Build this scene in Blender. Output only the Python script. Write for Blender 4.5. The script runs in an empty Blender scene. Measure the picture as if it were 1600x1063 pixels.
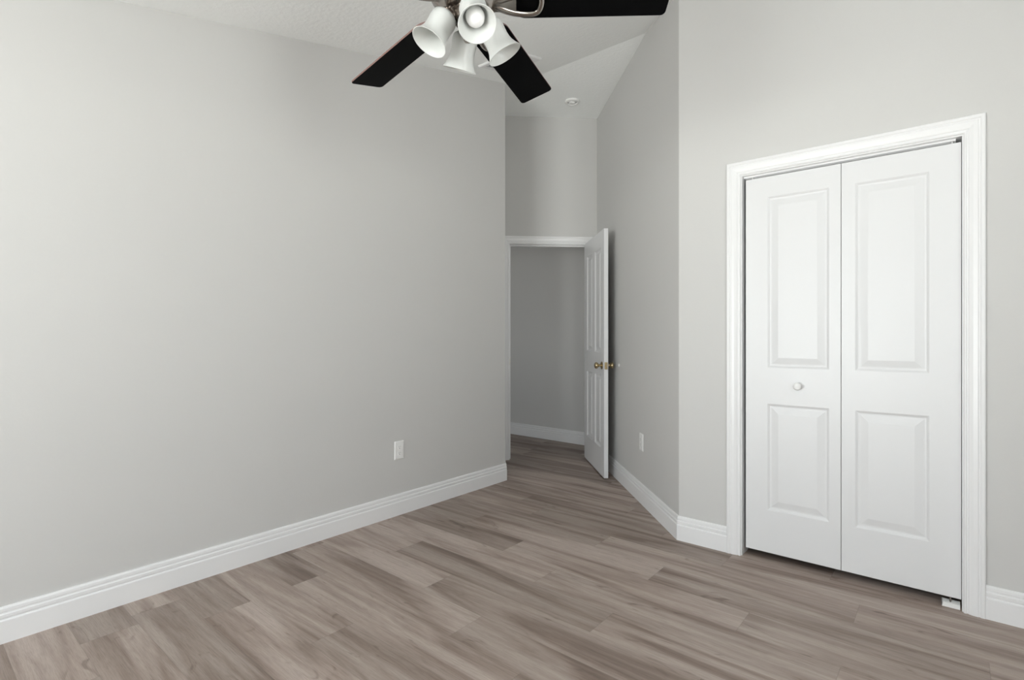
import bpy, bmesh, math, random
from mathutils import Vector, Matrix
random.seed(7)
R = math.radians
S = bpy.context.scene
COL = S.collection

# ------------------------------------------------------------------ camera
cam_d = bpy.data.cameras.new('camera')
cam = bpy.data.objects.new('camera', cam_d)
COL.objects.link(cam)
YAW = 39.817
cam.location = (0, 0, 1.17)
cam.rotation_euler = (R(90), 0, R(YAW))
cam_d.sensor_width = 36.0
cam_d.lens = 824.48 / 1600 * 36
cam_d.shift_y = -6.71 / 1600
cam_d.clip_start = 0.02
S.camera = cam

# ------------------------------------------------------------------ light
SKY = 8.9
GROUND_GLOW = 16.5
S.view_settings.view_transform = 'Standard'
S.view_settings.look = 'None'
S.view_settings.gamma = 1.0
S.view_settings.use_curve_mapping = False
S.view_settings.exposure = 0.07
world = bpy.data.worlds.new('sky')
S.world = world
world.use_nodes = True
wn = world.node_tree.nodes
# open sky above the horizon, bright ground glow added below it to lift the ceiling
wl = world.node_tree.links
wtc = wn.new('ShaderNodeTexCoord')
wsep = wn.new('ShaderNodeSeparateXYZ')
wmr = wn.new('ShaderNodeMapRange')
wmr.inputs['From Min'].default_value = -0.02
wmr.inputs['From Max'].default_value = 0.02
wmx = wn.new('ShaderNodeMix')
wmx.data_type = 'RGBA'
wl.new(wtc.outputs['Generated'], wsep.inputs['Vector'])
wl.new(wsep.outputs['Z'], wmr.inputs['Value'])
wl.new(wmr.outputs[0], wmx.inputs['Factor'])
wmx.inputs['A'].default_value = (GROUND_GLOW / SKY, GROUND_GLOW / SKY * 0.99, GROUND_GLOW / SKY * 0.985, 1)
wmx.inputs['B'].default_value = (0.93, 0.965, 1.03, 1)
wl.new(wmx.outputs['Result'], wn['Background'].inputs['Color'])
wn['Background'].inputs['Strength'].default_value = SKY

ADDED_SIDEWIN = dict(y0=0.25, y1=1.05, z0=0.65, z1=2.20)   # unseen window added in the side wall to even out the light
ADDED_HALLWIN = dict(x0=-4.70, x1=-4.00, z0=0.40, z1=2.10)   # unseen window added in the next room to brighten the hallway
WIN = dict(x0=-2.40, x1=-0.30, z0=0.10, z1=2.12)      # window opening in the rear wall
REAR_Y = -2.60
NEXT_Y = 0.9                         # outer wall of the next room
SIDE_X = 1.15
LEFT_X = -2.78                       # face of the long left wall


def portal(name, loc, rot, sx, sy):
    d = bpy.data.lights.new(name, 'AREA')
    d.shape = 'RECTANGLE'
    d.size, d.size_y = sx, sy
    d.cycles.is_portal = True
    o = bpy.data.objects.new(name, d)
    o.location = loc
    o.rotation_euler = rot
    COL.objects.link(o)
    return o


portal('window_daylight', ((WIN['x0'] + WIN['x1']) / 2, REAR_Y - 0.13, (WIN['z0'] + WIN['z1']) / 2),
       (R(90), 0, 0), WIN['x1'] - WIN['x0'], WIN['z1'] - WIN['z0'])

portal('added_side_window_portal', (SIDE_X + 0.13, (ADDED_SIDEWIN['y0'] + ADDED_SIDEWIN['y1']) / 2, (ADDED_SIDEWIN['z0'] + ADDED_SIDEWIN['z1']) / 2),
       (R(90), 0, R(90)), ADDED_SIDEWIN['y1'] - ADDED_SIDEWIN['y0'], ADDED_SIDEWIN['z1'] - ADDED_SIDEWIN['z0'])  # portal for the added side window
portal('added_hall_window_portal', ((ADDED_HALLWIN['x0'] + ADDED_HALLWIN['x1']) / 2, NEXT_Y - 0.13, (ADDED_HALLWIN['z0'] + ADDED_HALLWIN['z1']) / 2),
       (R(90), 0, 0), ADDED_HALLWIN['x1'] - ADDED_HALLWIN['x0'], ADDED_HALLWIN['z1'] - ADDED_HALLWIN['z0'])  # portal for the window added to light the hallway
S.cycles.max_bounces = 14
S.cycles.diffuse_bounces = 10
S.cycles.glossy_bounces = 4
S.cycles.transmission_bounces = 8
S.cycles.transparent_max_bounces = 8
S.cycles.caustics_reflective = False
S.cycles.caustics_refractive = False


# ------------------------------------------------------------------ materials
def mat(name, color, rough=0.5, metal=0.0, spec=0.5):
    m = bpy.data.materials.new(name)
    m.use_nodes = True
    b = m.node_tree.nodes['Principled BSDF']
    b.inputs['Base Color'].default_value = (*color, 1)
    b.inputs['Roughness'].default_value = rough
    b.inputs['Metallic'].default_value = metal
    b.inputs['Specular IOR Level'].default_value = spec
    return m


def add_bump(m, scale, strength, dist, detail=3.0, stretch=None, rough=0.55):
    nt = m.node_tree
    b = nt.nodes['Principled BSDF']
    tc = nt.nodes.new('ShaderNodeTexCoord')
    n = nt.nodes.new('ShaderNodeTexNoise')
    n.inputs['Scale'].default_value = scale
    n.inputs['Detail'].default_value = detail
    n.inputs['Roughness'].default_value = rough
    if stretch:
        mp = nt.nodes.new('ShaderNodeMapping')
        mp.inputs['Scale'].default_value = stretch
        nt.links.new(tc.outputs['Object'], mp.inputs['Vector'])
        nt.links.new(mp.outputs['Vector'], n.inputs['Vector'])
    else:
        nt.links.new(tc.outputs['Object'], n.inputs['Vector'])
    bp = nt.nodes.new('ShaderNodeBump')
    bp.inputs['Strength'].default_value = strength
    bp.inputs['Distance'].default_value = dist
    nt.links.new(n.outputs['Fac'], bp.inputs['Height'])
    nt.links.new(bp.outputs['Normal'], b.inputs['Normal'])
    return n


def vary_rough(m, scale, lo, hi):
    nt = m.node_tree
    tc = nt.nodes.new('ShaderNodeTexCoord')
    n = nt.nodes.new('ShaderNodeTexNoise')
    n.inputs['Scale'].default_value = scale
    mr = nt.nodes.new('ShaderNodeMapRange')
    mr.inputs['To Min'].default_value = lo
    mr.inputs['To Max'].default_value = hi
    nt.links.new(tc.outputs['Object'], n.inputs['Vector'])
    nt.links.new(n.outputs['Fac'], mr.inputs['Value'])
    nt.links.new(mr.outputs[0], nt.nodes['Principled BSDF'].inputs['Roughness'])


M = {}
M['wall'] = mat('greige_wall_paint', (0.612, 0.607, 0.596), 0.62, 0, 0.35)
add_bump(M['wall'], 120, 0.12, 0.002)
M['ceiling'] = mat('white_textured_ceiling', (0.935, 0.95, 0.945), 0.85, 0, 0.2)
add_bump(M['ceiling'], 38, 0.45, 0.006, 4.0)
M['trim'] = mat('white_trim_paint', (0.82, 0.82, 0.825), 0.32)
vary_rough(M['trim'], 25, 0.28, 0.36)
M['door'] = mat('white_door_paint', (0.755, 0.757, 0.765), 0.36)
add_bump(M['door'], 14, 0.10, 0.0012, 5.0, (9.0, 9.0, 0.55))
M['plastic'] = mat('white_plastic', (0.84, 0.84, 0.83), 0.3)
add_bump(M['plastic'], 60, 0.02, 0.0005)
M['slot'] = mat('vent_painted_shade', (0.03, 0.03, 0.03), 0.6)
M['slot_soft'] = mat('grey_slot', (0.18, 0.18, 0.18), 0.6)
M['brass'] = mat('aged_brass', (0.50, 0.40, 0.24), 0.25, 1.0)
add_bump(M['brass'], 90, 0.03, 0.0004)
M['nickel'] = mat('brushed_nickel', (0.40, 0.365, 0.335), 0.22, 1.0)
add_bump(M['nickel'], 60, 0.05, 0.0005, 3.0, (1, 1, 6))
M['black'] = mat('black_blade_face', (0.002, 0.002, 0.0023), 0.6, 0, 0.06)
add_bump(M['black'], 60, 0.04, 0.0005, 3.0, (1, 8, 1))
M['mahogany'] = mat('mahogany_blade_edge', (0.20, 0.115, 0.105), 0.4)
add_bump(M['mahogany'], 60, 0.04, 0.0005, 3.0, (1, 8, 1))
M['bulb'] = mat('white_bulb_glass', (0.88, 0.88, 0.88), 0.25)
add_bump(M['bulb'], 20, 0.01, 0.0002)
M['gap_shade'] = mat('closet_painted_shade', (0.40, 0.39, 0.37), 0.7)  # closet wall coloured darker so the door gap looks shaded
add_bump(M['gap_shade'], 60, 0.1, 0.002)

# frosted glass: diffuse body that also lets light through
m = bpy.data.materials.new('frosted_glass')
m.use_nodes = True
nt = m.node_tree
b = nt.nodes['Principled BSDF']
b.inputs['Base Color'].default_value = (0.79, 0.80, 0.785, 1)
b.inputs['Roughness'].default_value = 0.3
tr = nt.nodes.new('ShaderNodeBsdfTranslucent')
tr.inputs['Color'].default_value = (0.85, 0.86, 0.84, 1)
mx = nt.nodes.new('ShaderNodeMixShader')
mx.inputs['Fac'].default_value = 0.25
nt.links.new(b.outputs['BSDF'], mx.inputs[1])
nt.links.new(tr.outputs['BSDF'], mx.inputs[2])
nt.links.new(mx.outputs['Shader'], nt.nodes['Material Output'].inputs['Surface'])
M['frost'] = m
# thin clear window glass
m = bpy.data.materials.new('window_glass')
m.use_nodes = True
nt = m.node_tree
tp = nt.nodes.new('ShaderNodeBsdfTransparent')
tp.inputs['Color'].default_value = (0.95, 0.97, 0.96, 1)
gl = nt.nodes.new('ShaderNodeBsdfGlossy')
gl.inputs['Roughness'].default_value = 0.02
mx = nt.nodes.new('ShaderNodeMixShader')
mx.inputs['Fac'].default_value = 0.05
nt.links.new(tp.outputs['BSDF'], mx.inputs[1])
nt.links.new(gl.outputs['BSDF'], mx.inputs[2])
nt.links.new(mx.outputs['Shader'], nt.nodes['Material Output'].inputs['Surface'])
M['glass'] = m


def floor_material():
    m = bpy.data.materials.new('vinyl_plank_floor')
    m.use_nodes = True
    nt = m.node_tree
    L = nt.links.new
    b = nt.nodes['Principled BSDF']

    def N(t, **k):
        n = nt.nodes.new(t)
        for a, v in k.items():
            n.inputs[a].default_value = v
        return n
    tc = N('ShaderNodeTexCoord')
    at = nt.nodes.new('ShaderNodeAttribute')
    at.attribute_name = 'plank'
    sep = N('ShaderNodeSeparateColor')
    L(at.outputs['Color'], sep.inputs['Color'])
    offs = N('ShaderNodeVectorMath')
    offs.operation = 'SCALE'
    L(at.outputs['Vector'], offs.inputs[0])
    offs.inputs['Scale'].default_value = 37.0
    pos = N('ShaderNodeVectorMath')
    pos.operation = 'ADD'
    L(tc.outputs['Object'], pos.inputs[0])
    L(offs.outputs['Vector'], pos.inputs[1])

    def noise(sx, sy, scale, detail, rough=0.5, dist=0.0):
        mp = N('ShaderNodeMapping')
        mp.inputs['Scale'].default_value = (sx, sy, 1)
        L(pos.outputs['Vector'], mp.inputs['Vector'])
        n = N('ShaderNodeTexNoise', Scale=scale, Detail=detail, Roughness=rough, Distortion=dist)
        L(mp.outputs['Vector'], n.inputs['Vector'])
        return n

    def ramp(src, pts):
        r = nt.nodes.new('ShaderNodeValToRGB')
        e = r.color_ramp.elements
        e[0].position, e[0].color = pts[0][0], (*pts[0][1], 1)
        e[1].position, e[1].color = pts[-1][0], (*pts[-1][1], 1)
        for p, c in pts[1:-1]:
            x = e.new(p)
            x.color = (*c, 1)
        L(src, r.inputs['Fac'])
        return r

    def mix(mode, fac, a, c):
        x = nt.nodes.new('ShaderNodeMix')
        x.data_type = 'RGBA'
        x.blend_type = mode
        if isinstance(fac, float):
            x.inputs['Factor'].default_value = fac
        else:
            L(fac, x.inputs['Factor'])
        L(a, x.inputs['A'])
        L(c, x.inputs['B'])
        return x.outputs['Result']
    broad = noise(0.55, 6.5, 1.5, 3.0, 0.5, 1.0)           # wide wandering light and dark streaks
    mid = noise(0.8, 17.0, 1.8, 4.0, 0.6, 0.9)            # narrow grain bands
    fine = noise(5.0, 110.0, 3.0, 4.0, 0.7, 0.2)          # pores
    knot = noise(2.6, 9.0, 1.7, 2.0, 0.5, 1.6)
    c1 = ramp(broad.outputs['Fac'], [(0.34, FLOOR_C[0]), (0.47, FLOOR_C[1]), (0.60, FLOOR_C[2])])
    c2 = ramp(mid.outputs['Fac'], [(0.32, FLOOR_C[0]), (0.50, FLOOR_C[1]), (0.68, FLOOR_C[2])])
    col = mix('MIX', 0.30, c1.outputs['Color'], c2.outputs['Color'])
    f = ramp(fine.outputs['Fac'], [(0.30, (0.72, 0.71, 0.70)), (0.5, (1, 1, 1)), (0.72, (1.16, 1.16, 1.17))])
    col = mix('MULTIPLY', 0.8, col, f.outputs['Color'])
    k = ramp(knot.outputs['Fac'], [(0.24, (0.42, 0.38, 0.36)), (0.33, (0.92, 0.91, 0.9)), (0.40, (1, 1, 1)), (1.0, (1, 1, 1))])
    col = mix('MULTIPLY', 0.65, col, k.outputs['Color'])
    tone = ramp(sep.outputs['Red'], [(0.0, (0.78, 0.77, 0.76)), (0.5, (1.0, 1.0, 1.0)), (1.0, (1.10, 1.10, 1.11))])
    col = mix('MULTIPLY', 1.0, col, tone.outputs['Color'])
    # bevelled joints
    uv = N('ShaderNodeUVMap')
    uv.uv_map = 'plank_uv'
    sx = N('ShaderNodeSeparateXYZ')
    L(uv.outputs['UV'], sx.inputs['Vector'])

    def edge(sock, w):
        a = N('ShaderNodeMath')
        a.operation = 'SUBTRACT'
        L(sock, a.inputs[0])
        a.inputs[1].default_value = 0.5
        ab = N('ShaderNodeMath')
        ab.operation = 'ABSOLUTE'
        L(a.outputs[0], ab.inputs[0])
        gt = N('ShaderNodeMath')
        gt.operation = 'GREATER_THAN'
        L(ab.outputs[0], gt.inputs[0])
        gt.inputs[1].default_value = 0.5 - w
        return gt.outputs[0]
    e1 = edge(sx.outputs['X'], 0.0011)
    e2 = edge(sx.outputs['Y'], 0.0065)
    mxm = N('ShaderNodeMath')
    mxm.operation = 'MAXIMUM'
    L(e1, mxm.inputs[0])
    L(e2, mxm.inputs[1])
    sc = N('ShaderNodeMath')
    sc.operation = 'MULTIPLY'
    L(mxm.outputs[0], sc.inputs[0])
    sc.inputs[1].default_value = 0.22
    dark = N('ShaderNodeRGB')
    dark.outputs[0].default_value = (0.09, 0.075, 0.065, 1)
    col = mix('MIX', sc.outputs[0], col, dark.outputs[0])
    L(col, b.inputs['Base Color'])
    rr = N('ShaderNodeMapRange')
    rr.inputs['To Min'].default_value = 0.42
    rr.inputs['To Max'].default_value = 0.58
    L(fine.outputs['Fac'], rr.inputs['Value'])
    L(rr.outputs[0], b.inputs['Roughness'])
    b.inputs['Specular IOR Level'].default_value = 0.4
    bp = N('ShaderNodeBump')
    bp.inputs['Strength'].default_value = 0.15
    bp.inputs['Distance'].default_value = 0.001
    L(fine.outputs['Fac'], bp.inputs['Height'])
    L(bp.outputs['Normal'], b.inputs['Normal'])
    return m


FLOOR_C = [(0.182, 0.133, 0.109), (0.336, 0.268, 0.231), (0.450, 0.380, 0.338)]
M['floor'] = floor_material()


# ------------------------------------------------------------------ helpers
def finish(name, bm, mats, parent=None, smooth=None, bevel=0.0, weld=True):
    """link bm as ONE mesh object"""
    if weld:
        bmesh.ops.remove_doubles(bm, verts=bm.verts, dist=1e-6)
    bmesh.ops.recalc_face_normals(bm, faces=bm.faces)
    me = bpy.data.meshes.new(name)
    bm.to_mesh(me)
    bm.free()
    for x in (mats if isinstance(mats, (list, tuple)) else [mats]):
        me.materials.append(M[x])
    o = bpy.data.objects.new(name, me)
    COL.objects.link(o)
    if parent:
        o.parent = parent
    if smooth is not None:
        for p in me.polygons:
            p.use_smooth = True
        me.set_sharp_from_angle(angle=R(smooth))
    if bevel:
        mod = o.modifiers.new('bevel', 'BEVEL')
        mod.width = bevel
        mod.segments = 2
        mod.limit_method = 'ANGLE'
        mod.angle_limit = R(35)
    return o


def empty(name, loc=(0, 0, 0), rotz=0.0):
    o = bpy.data.objects.new(name, None)
    o.empty_display_size = 0.1
    o.location = loc
    o.rotation_euler = (0, 0, rotz)
    COL.objects.link(o)
    return o


def tag(o, label=None, cat=None, group=None, kind=None):
    if label:
        o['label'] = label
    if cat:
        o['category'] = cat
    if group:
        o['group'] = group
    if kind:
        o['kind'] = kind
    return o


def struct(o, label, cat):
    return tag(o, label, cat, kind='structure')


def box(bm, x0, x1, y0, y1, z0, z1, mi=0):
    v = [bm.verts.new(p) for p in ((x0, y0, z0), (x1, y0, z0), (x1, y1, z0), (x0, y1, z0),
                                   (x0, y0, z1), (x1, y0, z1), (x1, y1, z1), (x0, y1, z1))]
    for q in ((0, 3, 2, 1), (4, 5, 6, 7), (0, 1, 5, 4), (1, 2, 6, 5), (2, 3, 7, 6), (3, 0, 4, 7)):
        f = bm.faces.new([v[i] for i in q])
        f.material_index = mi


def lathe(bm, prof, n=32, M4=None, mi=0, cap0=False, cap1=False):
    """prof: list of (r, z) revolved about local Z"""
    rings = []
    for r, z in prof:
        ring = []
        for i in range(n):
            a = 2 * math.pi * i / n
            p = Vector((r * math.cos(a), r * math.sin(a), z))
            ring.append(bm.verts.new(M4 @ p if M4 else p))
        rings.append(ring)
    for a, b_ in zip(rings, rings[1:]):
        for i in range(n):
            f = bm.faces.new((a[i], a[(i + 1) % n], b_[(i + 1) % n], b_[i]))
            f.material_index = mi
    if cap0:
        bm.faces.new(rings[0][::-1]).material_index = mi
    if cap1:
        bm.faces.new(rings[-1]).material_index = mi


def tube(bm, pts, r, n=10, mi=0, flat=1.0):
    """round bar along pts; r a number or a list"""
    pts = [Vector(p) for p in pts]
    rs = r if isinstance(r, (list, tuple)) else [r] * len(pts)
    rings = []
    up = Vector((0, 0, 1))
    for i, p in enumerate(pts):
        t = (pts[min(i + 1, len(pts) - 1)] - pts[max(i - 1, 0)]).normalized()
        s = t.cross(up)
        if s.length < 1e-3:
            s = t.cross(Vector((1, 0, 0)))
        s.normalize()
        u = s.cross(t)
        rings.append([bm.verts.new(p + rs[i] * (math.cos(2 * math.pi * k / n) * s + flat * math.sin(2 * math.pi * k / n) * u)) for k in range(n)])
    for a, b_ in zip(rings, rings[1:]):
        for k in range(n):
            bm.faces.new((a[k], a[(k + 1) % n], b_[(k + 1) % n], b_[k])).material_index = mi
    bm.faces.new(rings[0][::-1]).material_index = mi
    bm.faces.new(rings[-1]).material_index = mi


def bezier(p, n=12):
    """Catmull-Rom through p"""
    P = [Vector(q) for q in p]
    P = [P[0] * 2 - P[1]] + P + [P[-1] * 2 - P[-2]]
    out = []
    for i in range(1, len(P) - 2):
        for k in range(n):
            t = k / n
            a, b_, c, d = P[i - 1:i + 3]
            out.append(0.5 * ((2 * b_) + (c - a) * t + (2 * a - 5 * b_ + 4 * c - d) * t * t + (3 * b_ - a - 3 * c + d) * t ** 3))
    out.append(P[-2])
    return out


# ------------------------------------------------------------------ plan of the place
CREASE_Y, FLAT_Z, SLOPE, LOW_Z = 3.357, 3.24, 0.229, 2.44
LOW_Y = CREASE_Y - (FLAT_Z - LOW_Z) / SLOPE


def ceil_z(y):
    return max(LOW_Z, FLAT_Z - SLOPE * max(0.0, CREASE_Y - y))


CLOSET_Y = 2.94                      # face of the closet wall
ANG = R(44.0)
W = Vector((-math.sin(ANG), math.cos(ANG)))      # into the entry
NR = Vector((W.y, -W.x))                         # towards the angled wall
C0 = Vector((-1.204, 2.94))                      # corner of closet wall and angled wall
D0 = C0 + W * 2.008                              # corner of angled wall and door wall
ALC = 0.925                                      # clear width of the entry
A0 = Vector((LEFT_X, 3.248))                     # end of the left wall
A1 = D0 - NR * ALC
HALL_Y = 4.835
FAR_X = -6.0
T = 0.115


def wall(name, p0, p1, side, openings=(), zmax=None, thick=T, label='', mater='wall', ztop=None):
    """wall whose visible face runs p0 -> p1; it is thick towards side (+1: left of the run).
    openings: (s0, s1, z0, z1)"""
    p0, p1 = Vector(p0), Vector(p1)
    d = (p1 - p0)
    ln = d.length
    d.normalize()
    n = Vector((-d.y, d.x)) * side
    cuts = {0.0, ln}
    for o in openings:
        cuts |= {o[0], o[1]}
    for yc in (LOW_Y, CREASE_Y):
        if d.y and 0 < (yc - p0.y) / d.y < ln:
            cuts.add((yc - p0.y) / d.y)
    cuts = sorted(cuts)
    bm = bmesh.new()

    def hexa(s0, s1, za0, za1, zb0, zb1):
        def pt(s, t, z):
            q = p0 + d * s + n * t
            return bm.verts.new((q.x, q.y, z))
        v = [pt(s0, 0, za0), pt(s1, 0, zb0), pt(s1, thick, zb0), pt(s0, thick, za0),
             pt(s0, 0, za1), pt(s1, 0, zb1), pt(s1, thick, zb1), pt(s0, thick, za1)]
        for q in ((0, 3, 2, 1), (4, 5, 6, 7), (0, 1, 5, 4), (1, 2, 6, 5), (2, 3, 7, 6), (3, 0, 4, 7)):
            bm.faces.new([v[i] for i in q])
    for s0, s1 in zip(cuts, cuts[1:]):
        ta = ztop if ztop else ceil_z((p0 + d * s0).y)
        tb = ztop if ztop else ceil_z((p0 + d * s1).y)
        op = [o for o in openings if o[0] - 1e-6 <= s0 and o[1] + 1e-6 >= s1]
        if op:
            o = op[0]
            if o[2] > 0:
                hexa(s0, s1, 0, o[2], 0, o[2])
            hexa(s0, s1, o[3], ta, o[3], tb)
        else:
            hexa(s0, s1, 0, ta, 0, tb)
    o = finish(name, bm, mater, weld=False)
    return struct(o, label, 'wall')


# ------------------------------------------------------------------ floor: one mesh of planks
ROW, PLEN = 0.187, 1.22
SEAM = {2.918: [-2.355, -1.3, -0.45], 2.731: -0.90, 2.544: -1.528, 2.357: -1.118, 2.170: -0.657, 1.983: -1.522,
        1.796: -1.098, 1.609: -1.877, 1.422: -1.504, 1.235: -2.369, 1.048: -1.869, 0.861: -2.372, 3.105: -1.645}


# tone of the planks that stand out: (row, a point on the plank) -> 0 dark .. 1 light
TONE = {(3.105, -1.9): 0.55, (2.918, -2.6): 0.7, (2.918, -2.0): 0.2, (2.731, -2.4): 0.75, (2.731, -1.5): 0.12, (2.731, -0.5): 0.6,
        (2.544, -2.0): 0.25, (2.544, -1.0): 0.75, (2.357, -1.6): 0.8, (2.357, -0.6): 0.35, (2.170, -1.2): 0.75, (2.170, -0.4): 0.4,
        (1.983, -2.0): 0.85, (1.983, -1.0): 0.4, (1.796, -2.6): 0.8, (1.796, -1.6): 0.1, (1.796, -0.6): 0.45, (1.609, -2.2): 0.85,
        (1.609, -1.3): 0.3, (1.422, -2.2): 0.6, (1.422, -1.0): 0.3, (1.235, -2.6): 0.2, (1.235, -1.6): 0.6, (1.048, -2.3): 0.6,
        (1.048, -1.3): 0.25, (0.861, -2.6): 0.15, (0.861, -1.8): 0.8}


def build_floor():
    bm = bmesh.new()
    uvl = bm.loops.layers.uv.new('plank_uv')
    cl = bm.loops.layers.float_color.new('plank')
    rnd = random.Random(21)
    X0, X1, Y1 = FAR_X - 0.2, SIDE_X + 0.2, HALL_Y + 0.3
    k0 = -25
    y = 2.357 + (k0 - 4) * ROW
    last = 0.0
    tones = {}
    while y < Y1:
        key = min(SEAM, key=lambda q: abs(q - y))
        xs = []
        if abs(key - y) < 0.02:
            sv = SEAM[key]
            if isinstance(sv, list):
                xs = list(sv)
                a = xs[0]
                while a > X0:
                    a -= PLEN
                    xs.append(a)
                a = max(xs)
                while a < X1:
                    a += PLEN
                    xs.append(a)
            else:
                a = sv
                while a > X0:
                    a -= PLEN
                while a < X1 + PLEN:
                    xs.append(a)
                    a += PLEN
        else:
            off = rnd.uniform(0, PLEN)
            a = X0 - PLEN + off
            while a < X1 + PLEN:
                xs.append(a)
                a += PLEN
        xs.sort()
        for a, b_ in zip(xs, xs[1:]):
            xa, xb = max(a, X0), min(b_, X1)
            if xb <= xa:
                continue
            t = rnd.random()
            if abs(t - last) < 0.25:
                t = (t + 0.45) % 1.0
            last = t
            for (ry, rx), tv in TONE.items():
                if abs(ry - y) < 0.02 and a - 0.01 < rx < b_ + 0.01:
                    t = tv
            colr = (t, rnd.random(), rnd.random(), 1)
            v = [bm.verts.new(p) for p in ((xa, y, 0), (xb, y, 0), (xb, y + ROW, 0), (xa, y + ROW, 0))]
            f = bm.faces.new(v)
            ua, ub = (xa - a) / (b_ - a), (xb - a) / (b_ - a)
            for lp, q in zip(f.loops, ((ua, 0), (ub, 0), (ub, 1), (ua, 1))):
                lp[uvl].uv = q
                lp[cl] = colr
        y += ROW
    top = y
    # slab under the planks
    ext = bmesh.ops.extrude_face_region(bm, geom=bm.faces[:])
    # keep the top where it is, drop the copy
    for g in ext['geom']:
        if isinstance(g, bmesh.types.BMVert):
            g.co.z -= 0.03
    bm.normal_update()
    me = bpy.data.meshes.new('floor')
    bmesh.ops.recalc_face_normals(bm, faces=bm.faces)
    bm.to_mesh(me)
    bm.free()
    me.materials.append(M['floor'])
    o = bpy.data.objects.new('floor', me)
    COL.objects.link(o)
    return struct(o, 'grey-brown wood-look vinyl plank floor', 'floor')


build_floor()

# ------------------------------------------------------------------ ceiling: sloped, then flat past the crease
bm = bmesh.new()
X0, X1 = FAR_X - 0.2, SIDE_X + 0.2
for ya, yb, xa in ((REAR_Y - 0.14, LOW_Y, LEFT_X - 0.14), (LOW_Y, NEXT_Y - 0.14, LEFT_X - 0.14), (NEXT_Y - 0.14, CREASE_Y, X0), (CREASE_Y, HALL_Y + 0.3, X0)):
    za, zb = ceil_z(ya), ceil_z(yb)
    v = [bm.verts.new(p) for p in ((xa, ya, za), (X1, ya, za), (X1, yb, zb), (xa, yb, zb),
                                   (xa, ya, za + 0.12), (X1, ya, za + 0.12), (X1, yb, zb + 0.12), (xa, yb, zb + 0.12))]
    for q in ((0, 3, 2, 1), (4, 5, 6, 7), (0, 1, 5, 4), (1, 2, 6, 5), (2, 3, 7, 6), (3, 0, 4, 7)):
        bm.faces.new([v[i] for i in q])
struct(finish('ceiling', bm, 'ceiling', weld=False), 'white textured ceiling, sloped over the room and flat over the entry', 'ceiling')

# ------------------------------------------------------------------ walls
CO = dict(x0=-0.870, x1=0.045, z1=2.030)            # closet opening
wall('wall_left', (LEFT_X, REAR_Y), A0, 1, label='long plain greige wall with a white outlet')
wall('wall_right', (C0.x, CLOSET_Y), (SIDE_X, CLOSET_Y), 1, [(CO['x0'] - C0.x, CO['x1'] - C0.x, 0, CO['z1'])],
     label='greige wall around the white closet doors')
wall('wall_angled', (C0.x, C0.y), D0, -1, label='narrow angled greige wall behind the open door')
DO = dict(n0=0.080, n1=0.848, z1=2.045)             # entry door opening, measured from D0 along -NR
wall('wall_back', D0, A1 - NR * 0.0, -1, [(DO['n0'], DO['n1'], 0, DO['z1'])], label='greige wall above the open entry door')
wall('wall_entry', A0, A1 + W * T, 1, label='short greige return wall at the end of the long wall')
wall('wall_hall', (FAR_X, HALL_Y), (SIDE_X, HALL_Y), 1, label='shaded grey hallway wall seen through the doorway')
wall('wall_far', (FAR_X, NEXT_Y - T), (FAR_X, HALL_Y + T), 1, label='far end wall of the hallway')
wall('wall_side', (SIDE_X, REAR_Y), (SIDE_X, HALL_Y + T), -1,
     [(ADDED_SIDEWIN['y0'] - REAR_Y, ADDED_SIDEWIN['y1'] - REAR_Y, ADDED_SIDEWIN['z0'], ADDED_SIDEWIN['z1'])], label='plain side wall opposite the long wall')
wall('wall_rear', (LEFT_X - T, REAR_Y), (SIDE_X + T, REAR_Y), -1,
     [(WIN['x0'] - LEFT_X + T, WIN['x1'] - LEFT_X + T, WIN['z0'], WIN['z1'])], label='low wall with the wide window')
wall('wall_next', (FAR_X - T, NEXT_Y), (LEFT_X - T, NEXT_Y), -1,
     [(ADDED_HALLWIN['x0'] - FAR_X + T, ADDED_HALLWIN['x1'] - FAR_X + T, ADDED_HALLWIN['z0'], ADDED_HALLWIN['z1'])], label='outer wall of the room beside the hallway')
# closet shell behind the doors
wall('wall_closet', (C0.x + 0.22, 3.60), (SIDE_X, 3.60), 1, label='inside back wall of the closet', mater='gap_shade')

# ------------------------------------------------------------------ windows
def window(name, loc, rotz, w, h, label):
    """local: the room is towards +y"""
    win = empty(name, loc, rotz)
    struct(win, label, 'window')
    hw, hh = w / 2, h
    bm = bmesh.new()
    fw = 0.045
    for a, b_, c, d in ((-hw, hw, 0, fw), (-hw, hw, hh - fw, hh), (-hw, -hw + fw, fw, hh - fw), (hw - fw, hw, fw, hh - fw),
                        (-0.03, 0.03, fw, hh - fw), (-hw + fw, -0.03, hh / 2 - 0.02, hh / 2 + 0.02), (0.03, hw - fw, hh / 2 - 0.02, hh / 2 + 0.02)):
        box(bm, a, b_, -0.03, 0.03, c, d)
    finish('window_frame', bm, 'trim', win, weld=False)
    for sx in (-1, 1):
        bm = bmesh.new()
        a, b_ = sorted((sx * 0.03, sx * (hw - fw)))
        box(bm, a, b_, -0.003, 0.003, fw, hh / 2 - 0.02)
        box(bm, a, b_, -0.003, 0.003, hh / 2 + 0.02, hh - fw)
        finish('window_pane', bm, 'glass', win)
    bm = bmesh.new()
    box(bm, -hw - 0.05, hw + 0.05, 0.06, 0.10, -0.03, 0.0)
    finish('window_sill', bm, 'trim', win, bevel=0.004)


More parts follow.
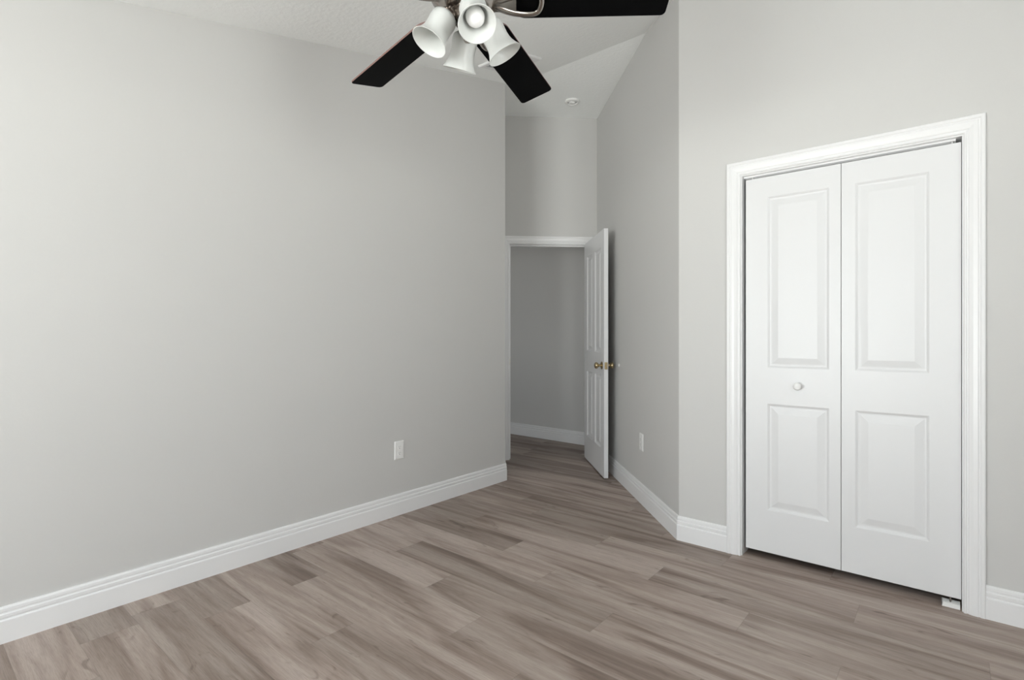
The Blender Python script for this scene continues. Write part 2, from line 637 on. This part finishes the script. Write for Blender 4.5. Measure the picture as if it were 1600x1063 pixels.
window('window_1', ((WIN['x0'] + WIN['x1']) / 2, REAR_Y - 0.06, WIN['z0']), 0, WIN['x1'] - WIN['x0'], WIN['z1'] - WIN['z0'],
       'wide white framed glazed opening in the low wall')
window('added_window_2', (SIDE_X + 0.06, (ADDED_SIDEWIN['y0'] + ADDED_SIDEWIN['y1']) / 2, ADDED_SIDEWIN['z0']), R(90), ADDED_SIDEWIN['y1'] - ADDED_SIDEWIN['y0'],
       ADDED_SIDEWIN['z1'] - ADDED_SIDEWIN['z0'], 'white framed sash window, unseen, added in the side wall for light')
window('added_window_3', ((ADDED_HALLWIN['x0'] + ADDED_HALLWIN['x1']) / 2, NEXT_Y - 0.06, ADDED_HALLWIN['z0']), 0, ADDED_HALLWIN['x1'] - ADDED_HALLWIN['x0'],
       ADDED_HALLWIN['z1'] - ADDED_HALLWIN['z0'], 'white framed window, unseen, added beside the hallway to brighten it')

# ------------------------------------------------------------------ baseboards
BB = [(0, 0), (0.0150, 0), (0.0150, 0.084), (0.0138, 0.0875), (0.0095, 0.0900), (0.0095, 0.0945), (0.0130, 0.0970), (0.0130, 0.1080), (0.0085, 0.1115),
      (0.0080, 0.1165), (0.0105, 0.1190), (0.0098, 0.1300), (0.0060, 0.1365), (0.0, 0.137)]


def sweep_plan(bm, pts, side, prof):
    """extrude prof (t, z) along the plan polyline pts, t towards side, mitred"""
    P = [Vector(p) for p in pts]
    rings = []
    for i, p in enumerate(P):
        ns = []
        if i > 0:
            d = (P[i] - P[i - 1]).normalized()
            ns.append(Vector((-d.y, d.x)) * side)
        if i < len(P) - 1:
            d = (P[i + 1] - P[i]).normalized()
            ns.append(Vector((-d.y, d.x)) * side)
        if len(ns) == 2:
            b_ = (ns[0] + ns[1]).normalized()
            b_ = b_ / b_.dot(ns[0])
        else:
            b_ = ns[0]
        rings.append([bm.verts.new((p.x + b_.x * t, p.y + b_.y * t, z)) for t, z in prof])
    k = len(prof)
    for a, b_ in zip(rings, rings[1:]):
        for i in range(k):
            bm.faces.new((a[i], a[(i + 1) % k], b_[(i + 1) % k], b_[i]))
    bm.faces.new(rings[0])
    bm.faces.new(rings[-1][::-1])


CW = 0.070            # casing width
CR = 0.005            # reveal


def baseboard(name, pts, side, label):
    bm = bmesh.new()
    sweep_plan(bm, pts, side, BB)
    o = finish(name, bm, 'trim')
    struct(o, label, 'baseboard')
    return o


dl = A0 + W * 0.0
baseboard('baseboard_left', [(LEFT_X, REAR_Y + 0.001), A0, A1 - W * 0.02], -1, 'white baseboard along the long left wall')
D_stop = D0 - W * 0.02
baseboard('baseboard_angled', [D_stop, C0, (CO['x0'] + 0.012 - CR - CW, CLOSET_Y)], -1, 'white baseboard around the angled wall up to the closet casing')
baseboard('baseboard_right', [(CO['x1'] - 0.012 + CR + CW, CLOSET_Y), (SIDE_X - 0.001, CLOSET_Y)], -1, 'short white baseboard at the far side of the closet')
baseboard('baseboard_hall', [(FAR_X, HALL_Y), (SIDE_X - 0.001, HALL_Y)], -1, 'white baseboard along the hallway wall')

# ------------------------------------------------------------------ door casings
CAS = [(0, 0), (0, 0.0085), (0.004, 0.0115), (0.010, 0.0115), (0.012, 0.0080), (0.0165, 0.0080), (0.020, 0.0115), (0.034, 0.0155), (0.050, 0.0170),
       (0.054, 0.0145), (0.058, 0.0145), (0.062, 0.0180), (0.0740, 0.0180), (0.078, 0.0150), (0.078, 0)]


def casing_mesh(bm, x0, x1, z1):
    """three-sided mitred casing in a local frame: wall face is y=0, the room is towards -y"""
    rings = []
    for k in range(4):
        ring = []
        for d, t in CAS:
            d = d * CW / 0.078 + CR
            x = x0 - d if k < 2 else x1 + d
            z = 0.0 if k in (0, 3) else z1 + d
            ring.append(bm.verts.new((x, -t, z)))
        rings.append(ring)
    k = len(CAS)
    for a, b_ in zip(rings, rings[1:]):
        for i in range(k):
            bm.faces.new((a[i], a[(i + 1) % k], b_[(i + 1) % k], b_[i]))
    bm.faces.new(rings[0])
    bm.faces.new(rings[-1][::-1])


# closet casing and jamb
JT = 0.012
t1 = empty('trim_1', (0, CLOSET_Y, 0))
struct(t1, 'white moulded casing around the closet doors', 'door casing')
bm = bmesh.new()
casing_mesh(bm, CO['x0'] + JT, CO['x1'] - JT, CO['z1'] - JT)
finish('casing', bm, 'trim', t1)
bm = bmesh.new()
box(bm, CO['x0'], CO['x0'] + JT, 0.0, T, 0, CO['z1'])
box(bm, CO['x1'] - JT, CO['x1'], 0.0, T, 0, CO['z1'])
box(bm, CO['x0'] + JT, CO['x1'] - JT, 0.0, T, CO['z1'] - JT, CO['z1'])
finish('jamb', bm, 'trim', t1, weld=False)

# entry casing, in its own frame: local x along -NR from D0 (to the left), wall face y=0, room -y
rot_e = math.atan2(-NR.y, -NR.x)          # local +x -> -NR ; then local -y must be -W (the room)


def entry_frame(o):
    # local x = NR, local y = W (right handed: NR x W = z)
    o.location = (D0.x, D0.y, 0)
    o.rotation_euler = (0, 0, math.atan2(NR.y, NR.x))


t2 = empty('trim_2')
entry_frame(t2)
struct(t2, 'white casing and jamb of the entry doorway', 'door casing')
bm = bmesh.new()
casing_mesh(bm, -DO['n1'] + JT + 0.001, -DO['n0'] - JT - 0.001, DO['z1'] - JT)
finish('casing', bm, 'trim', t2)
bm = bmesh.new()
box(bm, -DO['n1'], -DO['n1'] + JT, 0, T, 0, DO['z1'])
box(bm, -DO['n0'] - JT, -DO['n0'], 0, T, 0, DO['z1'])
box(bm, -DO['n1'] + JT, -DO['n0'] - JT, 0, T, DO['z1'] - JT, DO['z1'])
# stops
box(bm, -DO['n1'] + JT, -DO['n1'] + JT + 0.011, 0.042, 0.075, 0, DO['z1'] - JT)
box(bm, -DO['n0'] - JT - 0.011, -DO['n0'] - JT, 0.042, 0.075, 0, DO['z1'] - JT)
box(bm, -DO['n1'] + JT, -DO['n0'] - JT, 0.042, 0.075, DO['z1'] - JT - 0.011, DO['z1'] - JT)
finish('jamb', bm, 'trim', t2, weld=False)
bm = bmesh.new()
box(bm, -DO['n1'] + JT, -DO['n1'] + JT + 0.0015, 0.006, 0.034, 0.895, 0.952)
tag(finish('strike_plate', bm, 'brass', t2), 'brass strike plate')


# ------------------------------------------------------------------ panelled doors
RING = [(0.0, 0.0), (0.006, 0.0035), (0.010, 0.0070), (0.016, 0.0075), (0.022, 0.0068), (0.048, 0.0012), (0.052, 0.0006)]


def panel_face(bm, xs, zs, panels, y, sgn, ring=RING):
    """a door face with recessed and raised panels. sgn=-1: faces -y"""
    for i in range(len(xs) - 1):
        for j in range(len(zs) - 1):
            x0, x1, z0, z1 = xs[i], xs[i + 1], zs[j], zs[j + 1]
            if (i, j) in panels:
                prev = None
                for d, dep in ring:
                    yy = y - sgn * dep
                    cur = [bm.verts.new(p) for p in ((x0 + d, yy, z0 + d), (x1 - d, yy, z0 + d), (x1 - d, yy, z1 - d), (x0 + d, yy, z1 - d))]
                    if prev:
                        for k in range(4):
                            bm.faces.new((prev[k], prev[(k + 1) % 4], cur[(k + 1) % 4], cur[k]))
                    prev = cur
                bm.faces.new(prev)
            else:
                bm.faces.new([bm.verts.new(p) for p in ((x0, y, z0), (x1, y, z0), (x1, y, z1), (x0, y, z1))])


def panel_door(bm, w, t, z0, h, xs, zs, panels, ring=RING):
    panel_face(bm, xs, zs, panels, 0.0, -1, ring)
    panel_face(bm, xs, zs, panels, t, 1, ring)
    for xx in (xs[0], xs[-1]):
        for a, b_ in zip(zs, zs[1:]):
            bm.faces.new([bm.verts.new(p) for p in ((xx, 0, a), (xx, t, a), (xx, t, b_), (xx, 0, b_))])
    for zz in (zs[0], zs[-1]):
        for a, b_ in zip(xs, xs[1:]):
            bm.faces.new([bm.verts.new(p) for p in ((a, 0, zz), (b_, 0, zz), (b_, t, zz), (a, t, zz))])


# closet bifold: two leaves hinged to each other
LEAF_Y = 2.962
d2 = empty('door_2', (0, LEAF_Y, 0))
struct(d2, 'white two-leaf bifold closet door with raised panels, closed', 'closet door')
LZ0, LZ1 = 0.041, 1.999


def leaf(x0, x1, px0, px1):
    bm = bmesh.new()
    xs = [x0, px0, px1, x1]
    zs = [LZ0, 0.262, 0.816, 1.004, 1.893, LZ1]
    panel_door(bm, x1 - x0, 0.033, LZ0, LZ1 - LZ0, xs, zs, {(1, 1), (1, 3)})
    return finish('leaf', bm, 'door', d2, bevel=0.0012)


LA, LB, LCx = CO['x0'] + JT + 0.013, -0.4095, CO['x1'] - JT - 0.002
leafL = leaf(LA, LB - 0.0012, -0.738, -0.459)
leafR = leaf(LB + 0.0012, LCx, -0.352, -0.076)
bm = bmesh.new()
lathe(bm, [(0.0001, 0.0), (0.013, 0.0), (0.0145, 0.003), (0.010, 0.008), (0.0085, 0.014), (0.012, 0.019), (0.0175, 0.024), (0.019, 0.029),
           (0.017, 0.034), (0.011, 0.037), (0.0001, 0.0378)], 28, Matrix.Translation((-0.593, 0, 0.916)) @ Matrix.Rotation(R(90), 4, 'X'))
tag(finish('knob', bm, 'plastic', leafL, smooth=50), 'small round white knob')
bm = bmesh.new()
for xx in (LA + 0.03,):
    lathe(bm, [(0.004, 0), (0.004, 0.017)], 12, Matrix.Translation((xx, 0.016, LZ1)), cap0=True, cap1=True)
finish('guide_pin', bm, 'plastic', leafL, smooth=40)
bm = bmesh.new()
lathe(bm, [(0.004, 0), (0.004, 0.017)], 12, Matrix.Translation((LCx - 0.03, 0.016, LZ1)), cap0=True, cap1=True)
finish('pivot_pin', bm, 'plastic', leafR, smooth=40)

# overhead track, open channel
bm = bmesh.new()
ya, yb, zt, zb = LEAF_Y + 0.001, LEAF_Y + 0.031, CO['z1'] - JT, CO['z1'] - JT - 0.0090
box(bm, CO['x0'] + JT + 0.002, CO['x1'] - JT - 0.020, ya, yb, zt - 0.0010, zt - 0.0002)
box(bm, CO['x0'] + JT + 0.002, CO['x1'] - JT - 0.020, ya, ya + 0.002, zb, zt - 0.0010)
box(bm, CO['x0'] + JT + 0.002, CO['x1'] - JT - 0.020, yb - 0.002, yb, zb, zt - 0.0010)
tag(finish('door_track', bm, 'trim', weld=False), 'thin white metal track above the closet doors', 'door track')

# floor pivot bracket at the foot of the right leaf
br = empty('pivot_bracket', (-0.005, LEAF_Y + 0.010, 0))
tag(br, 'small white metal bracket on the floor under the closet door', 'bracket')
bm = bmesh.new()
box(bm, -0.030, 0.032, -0.022, 0.020, 0.0, 0.003)
for k in range(5):
    box(bm, -0.030, 0.032, -0.022 + k * 0.0095, -0.022 + k * 0.0095 + 0.003, 0.003, 0.020)
box(bm, -0.030, -0.027, -0.022, 0.020, 0.003, 0.020)
finish('base', bm, 'plastic', br, weld=False)
bm = bmesh.new()
lathe(bm, [(0.004, 0.003), (0.004, 0.0400)], 12, None, cap0=True, cap1=True)
finish('pin', bm, 'nickel', br, smooth=40)

# entry door: hinged at the angled-wall side, open flat beside the wall
d1 = empty('door_1')
entry_frame(d1)
struct(d1, 'white four-panel door standing open against the angled wall', 'door')
DW, DT, DZ0, DZ1 = 0.758, 0.035, 0.012, 2.042
# local frame of the leaf: x = 0 at the free edge, face y = 0 looks into the entry; placed so that local x runs along +W
NL = -0.119                                              # face, along NR from the angled wall
bm = bmesh.new()
xs = [0.0, 0.112, 0.330, 0.428, 0.646, DW]
zs = [DZ0, 0.238, 0.845, 1.030, 1.905, DZ1]
RING_E = [(0.0, 0.0), (0.011, 0.0090), (0.016, 0.0110), (0.022, 0.0110), (0.030, 0.0095), (0.046, 0.0025), (0.050, 0.0018)]
panel_door(bm, DW, DT, DZ0, DZ1 - DZ0, xs, zs, {(1, 1), (1, 3), (3, 1), (3, 3)}, RING_E)
# map (x, y, z) -> trim frame: along W from -0.742, along NR from NL
mp = Matrix(((0, 1, 0, NL), (1, 0, 0, -0.742), (0, 0, 1, 0), (0, 0, 0, 1)))
bm.transform(mp)
slab = finish('slab', bm, 'door', d1, bevel=0.0012)
KW, KZ = -0.742 + 0.066, 0.925


def knob_mesh(sgn):
    bm = bmesh.new()
    y0 = NL if sgn < 0 else NL + DT
    mx_ = Matrix.Translation((y0, KW, KZ)) @ Matrix.Rotation(R(90 * sgn), 4, 'Y')
    lathe(bm, [(0.0001, 0.0), (0.031, 0.0), (0.032, 0.003), (0.028, 0.007), (0.018, 0.010), (0.0115, 0.013), (0.0105, 0.026), (0.014, 0.031), (0.022, 0.036),
               (0.0265, 0.044), (0.0265, 0.051), (0.022, 0.059), (0.013, 0.0635), (0.0001, 0.0645)], 32, mx_)
    return bm


for s in (-1, 1):
    tag(finish('door_knob', knob_mesh(s), 'brass', d1, smooth=50), 'round brass knob')
bm = bmesh.new()
box(bm, NL + 0.005, NL + DT - 0.005, -0.742 - 0.0012, -0.742 + 0.001, KZ - 0.029, KZ + 0.029)
box(bm, NL + 0.011, NL + DT - 0.011, -0.742 - 0.010, -0.742, KZ - 0.010, KZ + 0.010)
tag(finish('latch', bm, 'brass', d1, weld=False), 'brass latch plate')
for z in (0.22, 1.05, 1.82):
    bm = bmesh.new()
    lathe(bm, [(0.006, -0.045), (0.006, 0.045)], 12, Matrix.Translation((NL + DT + 0.004, 0.010, z)), cap0=True, cap1=True)
    finish('hinge', bm, 'brass', d1, smooth=40)

# bumper on the angled wall beside the door
bp_ = D0 - W * 0.764
bm = bmesh.new()
lathe(bm, [(0.0001, 0), (0.0165, 0), (0.0165, 0.003), (0.014, 0.006), (0.009, 0.0065), (0.006, 0.004), (0.0001, 0.0035)], 24,
      Matrix.Rotation(math.atan2(NR.y, NR.x), 4, 'Z') @ Matrix.Rotation(R(-90), 4, 'Y'))
o = finish('wall_bumper', bm, 'plastic', smooth=40)
o.location = (bp_.x, bp_.y, 0.931)
tag(o, 'tiny round white door bumper on the angled wall', 'door bumper')


# ------------------------------------------------------------------ outlets
def outlet(label):
    """local: wall face y=0, faces -y"""
    r = empty('power_outlet')
    tag(r, label, 'outlet')
    bm = bmesh.new()
    w, h = 0.037, 0.0595
    prev = None
    for d, y in ((0, 0), (0, -0.0025), (0.004, -0.0058), (0.006, -0.0062)):
        cur = [bm.verts.new(p) for p in ((-w + d, y, -h + d), (w - d, y, -h + d), (w - d, y, h - d), (-w + d, y, h - d))]
        if prev:
            for k in range(4):
                bm.faces.new((prev[k], prev[(k + 1) % 4], cur[(k + 1) % 4], cur[k]))
        else:
            bm.faces.new(cur)
        prev = cur
    bm.faces.new(prev)
    finish('cover_plate', bm, 'plastic', r)
    for zc in (0.0195, -0.0195):
        bm = bmesh.new()
        n = 20
        pts = []
        for k in range(n):
            a = 2 * math.pi * k / n
            pts.append((max(-0.0135, min(0.0135, 0.0175 * math.cos(a))), zc + 0.0148 * math.sin(a)))
        a_ = [bm.verts.new((x, -0.0060, z)) for x, z in pts]
        b_ = [bm.verts.new((x * 0.96, -0.0080, zc + (z - zc) * 0.96)) for x, z in pts]
        for k in range(n):
            bm.faces.new((a_[k], a_[(k + 1) % n], b_[(k + 1) % n], b_[k]))
        bm.faces.new(b_)
        f = finish('receptacle', bm, 'plastic', r)
        bm = bmesh.new()
        box(bm, -0.0075, -0.0055, -0.0083, -0.0075, zc - 0.0005, zc + 0.0080)
        box(bm, 0.0055, 0.0075, -0.0083, -0.0075, zc + 0.0010, zc + 0.0075)
        lathe(bm, [(0.0027, 0), (0.0027, 0.0008)], 12, Matrix.Translation((0, -0.0075, zc - 0.0070)) @ Matrix.Rotation(R(90), 4, 'X'), cap0=True, cap1=True)
        finish('slots', bm, 'slot_soft', f, weld=False)
    bm = bmesh.new()
    lathe(bm, [(0.0001, 0), (0.0035, 0), (0.003, 0.0012), (0.0001, 0.0015)], 14, Matrix.Translation((0, -0.0062, 0)) @ Matrix.Rotation(R(90), 4, 'X'))
    finish('screw', bm, 'plastic', r, smooth=40)
    return r


o1 = outlet('white duplex outlet low on the long left wall')
o1.location = (LEFT_X, 2.179, 0.421)
o1.rotation_euler = (0, 0, R(90))
o2 = outlet('white duplex outlet low on the narrow angled wall')
op = D0 - W * ((D0 - Vector((-1.670, 3.424))).dot(W))
o2.location = (op.x, op.y, 0.424)
o2.rotation_euler = (0, 0, math.atan2(W.y, W.x) + R(180))

# ------------------------------------------------------------------ ceiling register on the slope
sl = math.atan(SLOPE)
cv = empty('ceiling_vent', (-2.432, 2.897, ceil_z(2.897)))
cv.rotation_euler = (sl, 0, 0)
tag(cv, 'square white louvred air vent on the sloped ceiling behind the fan blade', 'vent')
bm = bmesh.new()
hs, inn = 0.165, 0.128
prev = None
for d, z in ((hs, 0.0), (hs, -0.006), (hs - 0.008, -0.013), (inn, -0.013), (inn, -0.001)):
    cur = [bm.verts.new(p) for p in ((-d, -d, z), (d, -d, z), (d, d, z), (-d, d, z))]
    if prev:
        for k in range(4):
            bm.faces.new((prev[k], prev[(k + 1) % 4], cur[(k + 1) % 4], cur[k]))
    prev = cur
finish('vent_frame', bm, 'trim', cv)
bm = bmesh.new()
box(bm, -inn, inn, -inn, inn, -0.0012, -0.0002)
finish('shade_backing', bm, 'slot', cv)  # dark sheet painted as the shade between the louvres
for k in range(9):
    bm = bmesh.new()
    y = -inn + (k + 0.5) * 2 * inn / 9
    box(bm, -inn, inn, -0.011, 0.011, -0.0006, 0.0006)
    bm.transform(Matrix.Translation((0, y, -0.0085)) @ Matrix.Rotation(R(28 if k < 5 else -28), 4, 'X'))
    finish('louvre', bm, 'trim', cv)

# ------------------------------------------------------------------ smoke detector on the flat part
sd = empty('smoke_detector', (-2.572, 3.914, FLAT_Z))
tag(sd, 'small round white smoke detector on the flat ceiling above the entry', 'smoke detector')
bm = bmesh.new()
lathe(bm, [(0.0001, 0), (0.064, 0), (0.064, -0.008), (0.058, -0.016), (0.047, -0.018), (0.044, -0.013), (0.034, -0.012), (0.0001, -0.012)], 40)
finish('housing', bm, 'plastic', sd, smooth=35)
bm = bmesh.new()
lathe(bm, [(0.0001, -0.011), (0.024, -0.011), (0.022, -0.020), (0.014, -0.023), (0.0001, -0.0235)], 28)
finish('sensor_cap', bm, 'plastic', sd, smooth=35)
for a in (35, 215):
    bm = bmesh.new()
    box(bm, 0.027, 0.041, -0.004, 0.004, -0.0130, -0.0115)
    bm.transform(Matrix.Rotation(R(a), 4, 'Z'))
    finish('slot', bm, 'slot_soft', sd)

# ------------------------------------------------------------------ ceiling fan
# built in a frame whose y is the camera's forward direction in plan
HUB = Vector((-0.147 * math.cos(R(YAW)) - 1.711 * math.sin(R(YAW)), -0.147 * math.sin(R(YAW)) + 1.711 * math.cos(R(YAW)), 1.17 + 1.080))
TX, TY = 0.030, -0.064                                   # it hangs slightly out of plumb
nz = Vector((-TX, -TY, 1)).normalized()
ex = Vector((1, 0, TX)).normalized()
ey = nz.cross(ex)
ML = Matrix.Rotation(R(YAW), 4, 'Z') @ Matrix((ex, ey, nz)).transposed().to_4x4()
fan = empty('ceiling_fan')
fan.matrix_world = Matrix.Translation(HUB) @ ML
tag(fan, 'brushed nickel ceiling fan with black blades and four frosted glass light shades', 'ceiling fan')
cz = ceil_z(HUB.y) - HUB.z                               # height of the ceiling above the blades
bm = bmesh.new()
lathe(bm, [(0.012, 0.13), (0.0125, cz - 0.05)], 20, None, cap0=True, cap1=True)
finish('downrod', bm, 'nickel', fan, smooth=40)
bm = bmesh.new()
lathe(bm, [(0.0001, cz - 0.095), (0.020, cz - 0.093), (0.045, cz - 0.075), (0.062, cz - 0.045), (0.066, cz - 0.022), (0.066, cz - 0.016)], 32, None)
finish('canopy', bm, 'nickel', fan, smooth=40)
bm = bmesh.new()
lathe(bm, [(0.0001, 0.140), (0.030, 0.138), (0.060, 0.128), (0.098, 0.105), (0.118, 0.080), (0.124, 0.055), (0.124, 0.034), (0.116, 0.016), (0.106, 0.006), (0.092, -0.008),
           (0.074, -0.022), (0.058, -0.030), (0.0001, -0.031)], 48)
finish('motor_housing', bm, 'nickel', fan, smooth=35)
bm = bmesh.new()
lathe(bm, [(0.0001, -0.030), (0.040, -0.030), (0.043, -0.036), (0.043, -0.060), (0.038, -0.072), (0.030, -0.082), (0.024, -0.098), (0.018, -0.106), (0.011, -0.110), (0.010, -0.118),
           (0.013, -0.124), (0.010, -0.132), (0.0001, -0.135)], 36)
finish('switch_housing', bm, 'nickel', fan, smooth=35)

# blades: angle from forward, clockwise seen from above
PITCH = R(12.9)
BL = [(-43.9, True), (22.85, True), (90.3, True), (165.5, False), (240.8, False)]
W_ROOT, W_TIP, RT = 0.133, 0.145, 0.66


def blade_outline():
    def w(r):
        return (W_ROOT + (W_TIP - W_ROOT) * (r - 0.22) / (RT - 0.22)) / 2
    side = []
    rr0 = 0.128
    # rounded shoulder from a narrow root to the full width
    for k in range(9):
        t = k / 8
        r = rr0 + (0.195 - rr0) * t
        side.append((r, 0.026 + (w(0.195) - 0.026) * math.sin(t * math.pi / 2) ** 0.9))
    rc = 0.016
    side.append((RT - rc - 0.1, w(RT - rc - 0.1)))
    for k in range(6):
        a = math.pi / 2 * k / 5
        side.append((RT - rc + rc * math.sin(a), w(RT) - rc + rc * math.cos(a)))
    return side


def make_blade(theta):
    e = Vector((math.sin(theta), math.cos(theta), 0))
    t = Vector((math.cos(theta), -math.sin(theta), 0))
    s = math.cos(PITCH) * t + Vector((0, 0, math.sin(PITCH)))
    n = e.cross(s)
    if n.z < 0:
        n = -n
    side = blade_outline()
    ring = [(r, w) for r, w in side] + [(r, -w) for r, w in reversed(side)]
    bm = bmesh.new()
    th = 0.007
    loB = [bm.verts.new(r * e + w * s) for r, w in ring]
    hiB = [bm.verts.new(r * e + w * s + th * n) for r, w in ring]
    f = bm.faces.new(loB)
    f.material_index = 0
    f = bm.faces.new(hiB[::-1])
    f.material_index = 1
    k = len(ring)
    for i in range(k):
        f = bm.faces.new((loB[i], loB[(i + 1) % k], hiB[(i + 1) % k], hiB[i]))
        f.material_index = 1
    b_ = finish('blade', bm, ['black', 'mahogany'], fan, bevel=0.0012)
    tag(b_, 'black blade with a reddish brown edge')
    # blade iron: an open loop of nickel under the root
    bm = bmesh.new()
    pts = [e * 0.075 + Vector((0, 0, 0.002)), e * 0.105 - s * 0.014 - n * 0.010, e * 0.150 - s * 0.030 - n * 0.014, e * 0.200 - s * 0.040 - n * 0.011,
           e * 0.232 - s * 0.034 - n * 0.008, e * 0.243 - n * 0.007, e * 0.232 + s * 0.034 - n * 0.008, e * 0.200 + s * 0.040 - n * 0.011,
           e * 0.150 + s * 0.030 - n * 0.014, e * 0.105 + s * 0.014 - n * 0.010, e * 0.075 + Vector((0, 0, 0.002))]
    bz = bezier(pts, 8)
    tube(bm, bz, [0.0095 + 0.0045 * abs(2 * i / (len(bz) - 1) - 1) for i in range(len(bz))], 12, flat=0.75)
    # solid flange between the two strands, towards the hub
    fl = [(0.070, 0.024), (0.100, 0.024), (0.130, 0.029), (0.160, 0.035)]
    rng = [(r_, w_) for r_, w_ in fl] + [(r_, -w_) for r_, w_ in reversed(fl)]
    a_ = [bm.verts.new(e * r_ + s * w_ - n * (0.007 + 0.05 * (r_ - 0.07))) for r_, w_ in rng]
    c_ = [bm.verts.new(e * r_ + s * w_ - n * (0.015 + 0.05 * (r_ - 0.07))) for r_, w_ in rng]
    bm.faces.new(a_)
    bm.faces.new(c_[::-1])
    for i in range(len(rng)):
        bm.faces.new((a_[i], a_[(i + 1) % len(rng)], c_[(i + 1) % len(rng)], c_[i]))
    for c in (e * 0.236 - s * 0.026, e * 0.236 + s * 0.026):
        tube(bm, [c - n * 0.013, c - n * 0.0005], 0.006, 12)
    finish('blade_iron', bm, 'nickel', b_, smooth=45)


for th_, _ in BL:
    make_blade(R(th_))

# light kit: four frosted bells on short arms
SH_R, SH_Z, TILT = 0.125, -0.155, R(60)
SH_L = 0.112


def make_light(theta, bulb):
    e = Vector((math.sin(theta), math.cos(theta), 0))
    az = theta + R(-13 if abs(theta - R(-18)) < 0.01 else 0)     # the rear bell is twisted a little on its arm
    ax = Vector((math.sin(az), math.cos(az), 0)) * math.cos(TILT) - Vector((0, 0, math.sin(TILT)))       # out and down
    rim = e * SH_R + Vector((0, 0, SH_Z))
    neck = rim - ax * SH_L
    q = Vector((0, 0, 1)).rotation_difference(ax).to_matrix().to_4x4()
    fr_ = Matrix.Translation(neck) @ q
    bm = bmesh.new()
    outer = [(0.0255, -0.004), (0.0345, 0.001), (0.0405, 0.008), (0.0432, 0.018), (0.0428, 0.030), (0.0414, 0.045), (0.0408, 0.058), (0.0418, 0.072),
             (0.0452, 0.086), (0.0510, 0.099), (0.0590, SH_L)]
    inner = [(r - 0.0032, z) for r, z in outer[::-1]]
    inner[0] = (0.0570, SH_L + 0.0005)
    lathe(bm, outer + inner, 48, fr_)
    sh = finish('light_shade', bm, 'frost', fan, smooth=60)
    bm = bmesh.new()
    if bulb:
      lathe(bm, [(0.0001, 0.006), (0.013, 0.006), (0.014, 0.020), (0.016, 0.028), (0.0225, 0.040), (0.0275, 0.052), (0.0292, 0.067), (0.0270, 0.081), (0.020, 0.092),
               (0.011, 0.0975), (0.0001, 0.099)], 32, fr_)
      finish('bulb', bm, 'bulb', sh, smooth=60)
    bm = bmesh.new()
    lathe(bm, [(0.0001, -0.024), (0.012, -0.024), (0.020, -0.018), (0.0275, -0.006), (0.0285, 0.002), (0.0285, 0.006), (0.0275, 0.006)], 32, fr_)
    finish('socket_cup', bm, 'nickel', sh, smooth=40)
    bm = bmesh.new()
    tube(bm, bezier([e * 0.030 + Vector((0, 0, -0.060)), e * 0.044 + Vector((0, 0, -0.050)), neck - ax * 0.034, neck - ax * 0.018], 8), 0.0085, 12)
    finish('lamp_arm', bm, 'nickel', fan, smooth=45)


for k in range(4):
    make_light(R(-18 + 90 * k), k == 2)
# pull chain
bm = bmesh.new()
for k in range(16):
    lathe(bm, [(0.0001, -0.0016), (0.0014, -0.0009), (0.0014, 0.0009), (0.0001, 0.0016)], 8,
          Matrix.Translation((0.030, -0.034, -0.066 - 0.0036 * k)))
tag(finish('pull_chain', bm, 'nickel', fan, smooth=60), 'beaded pull chain')
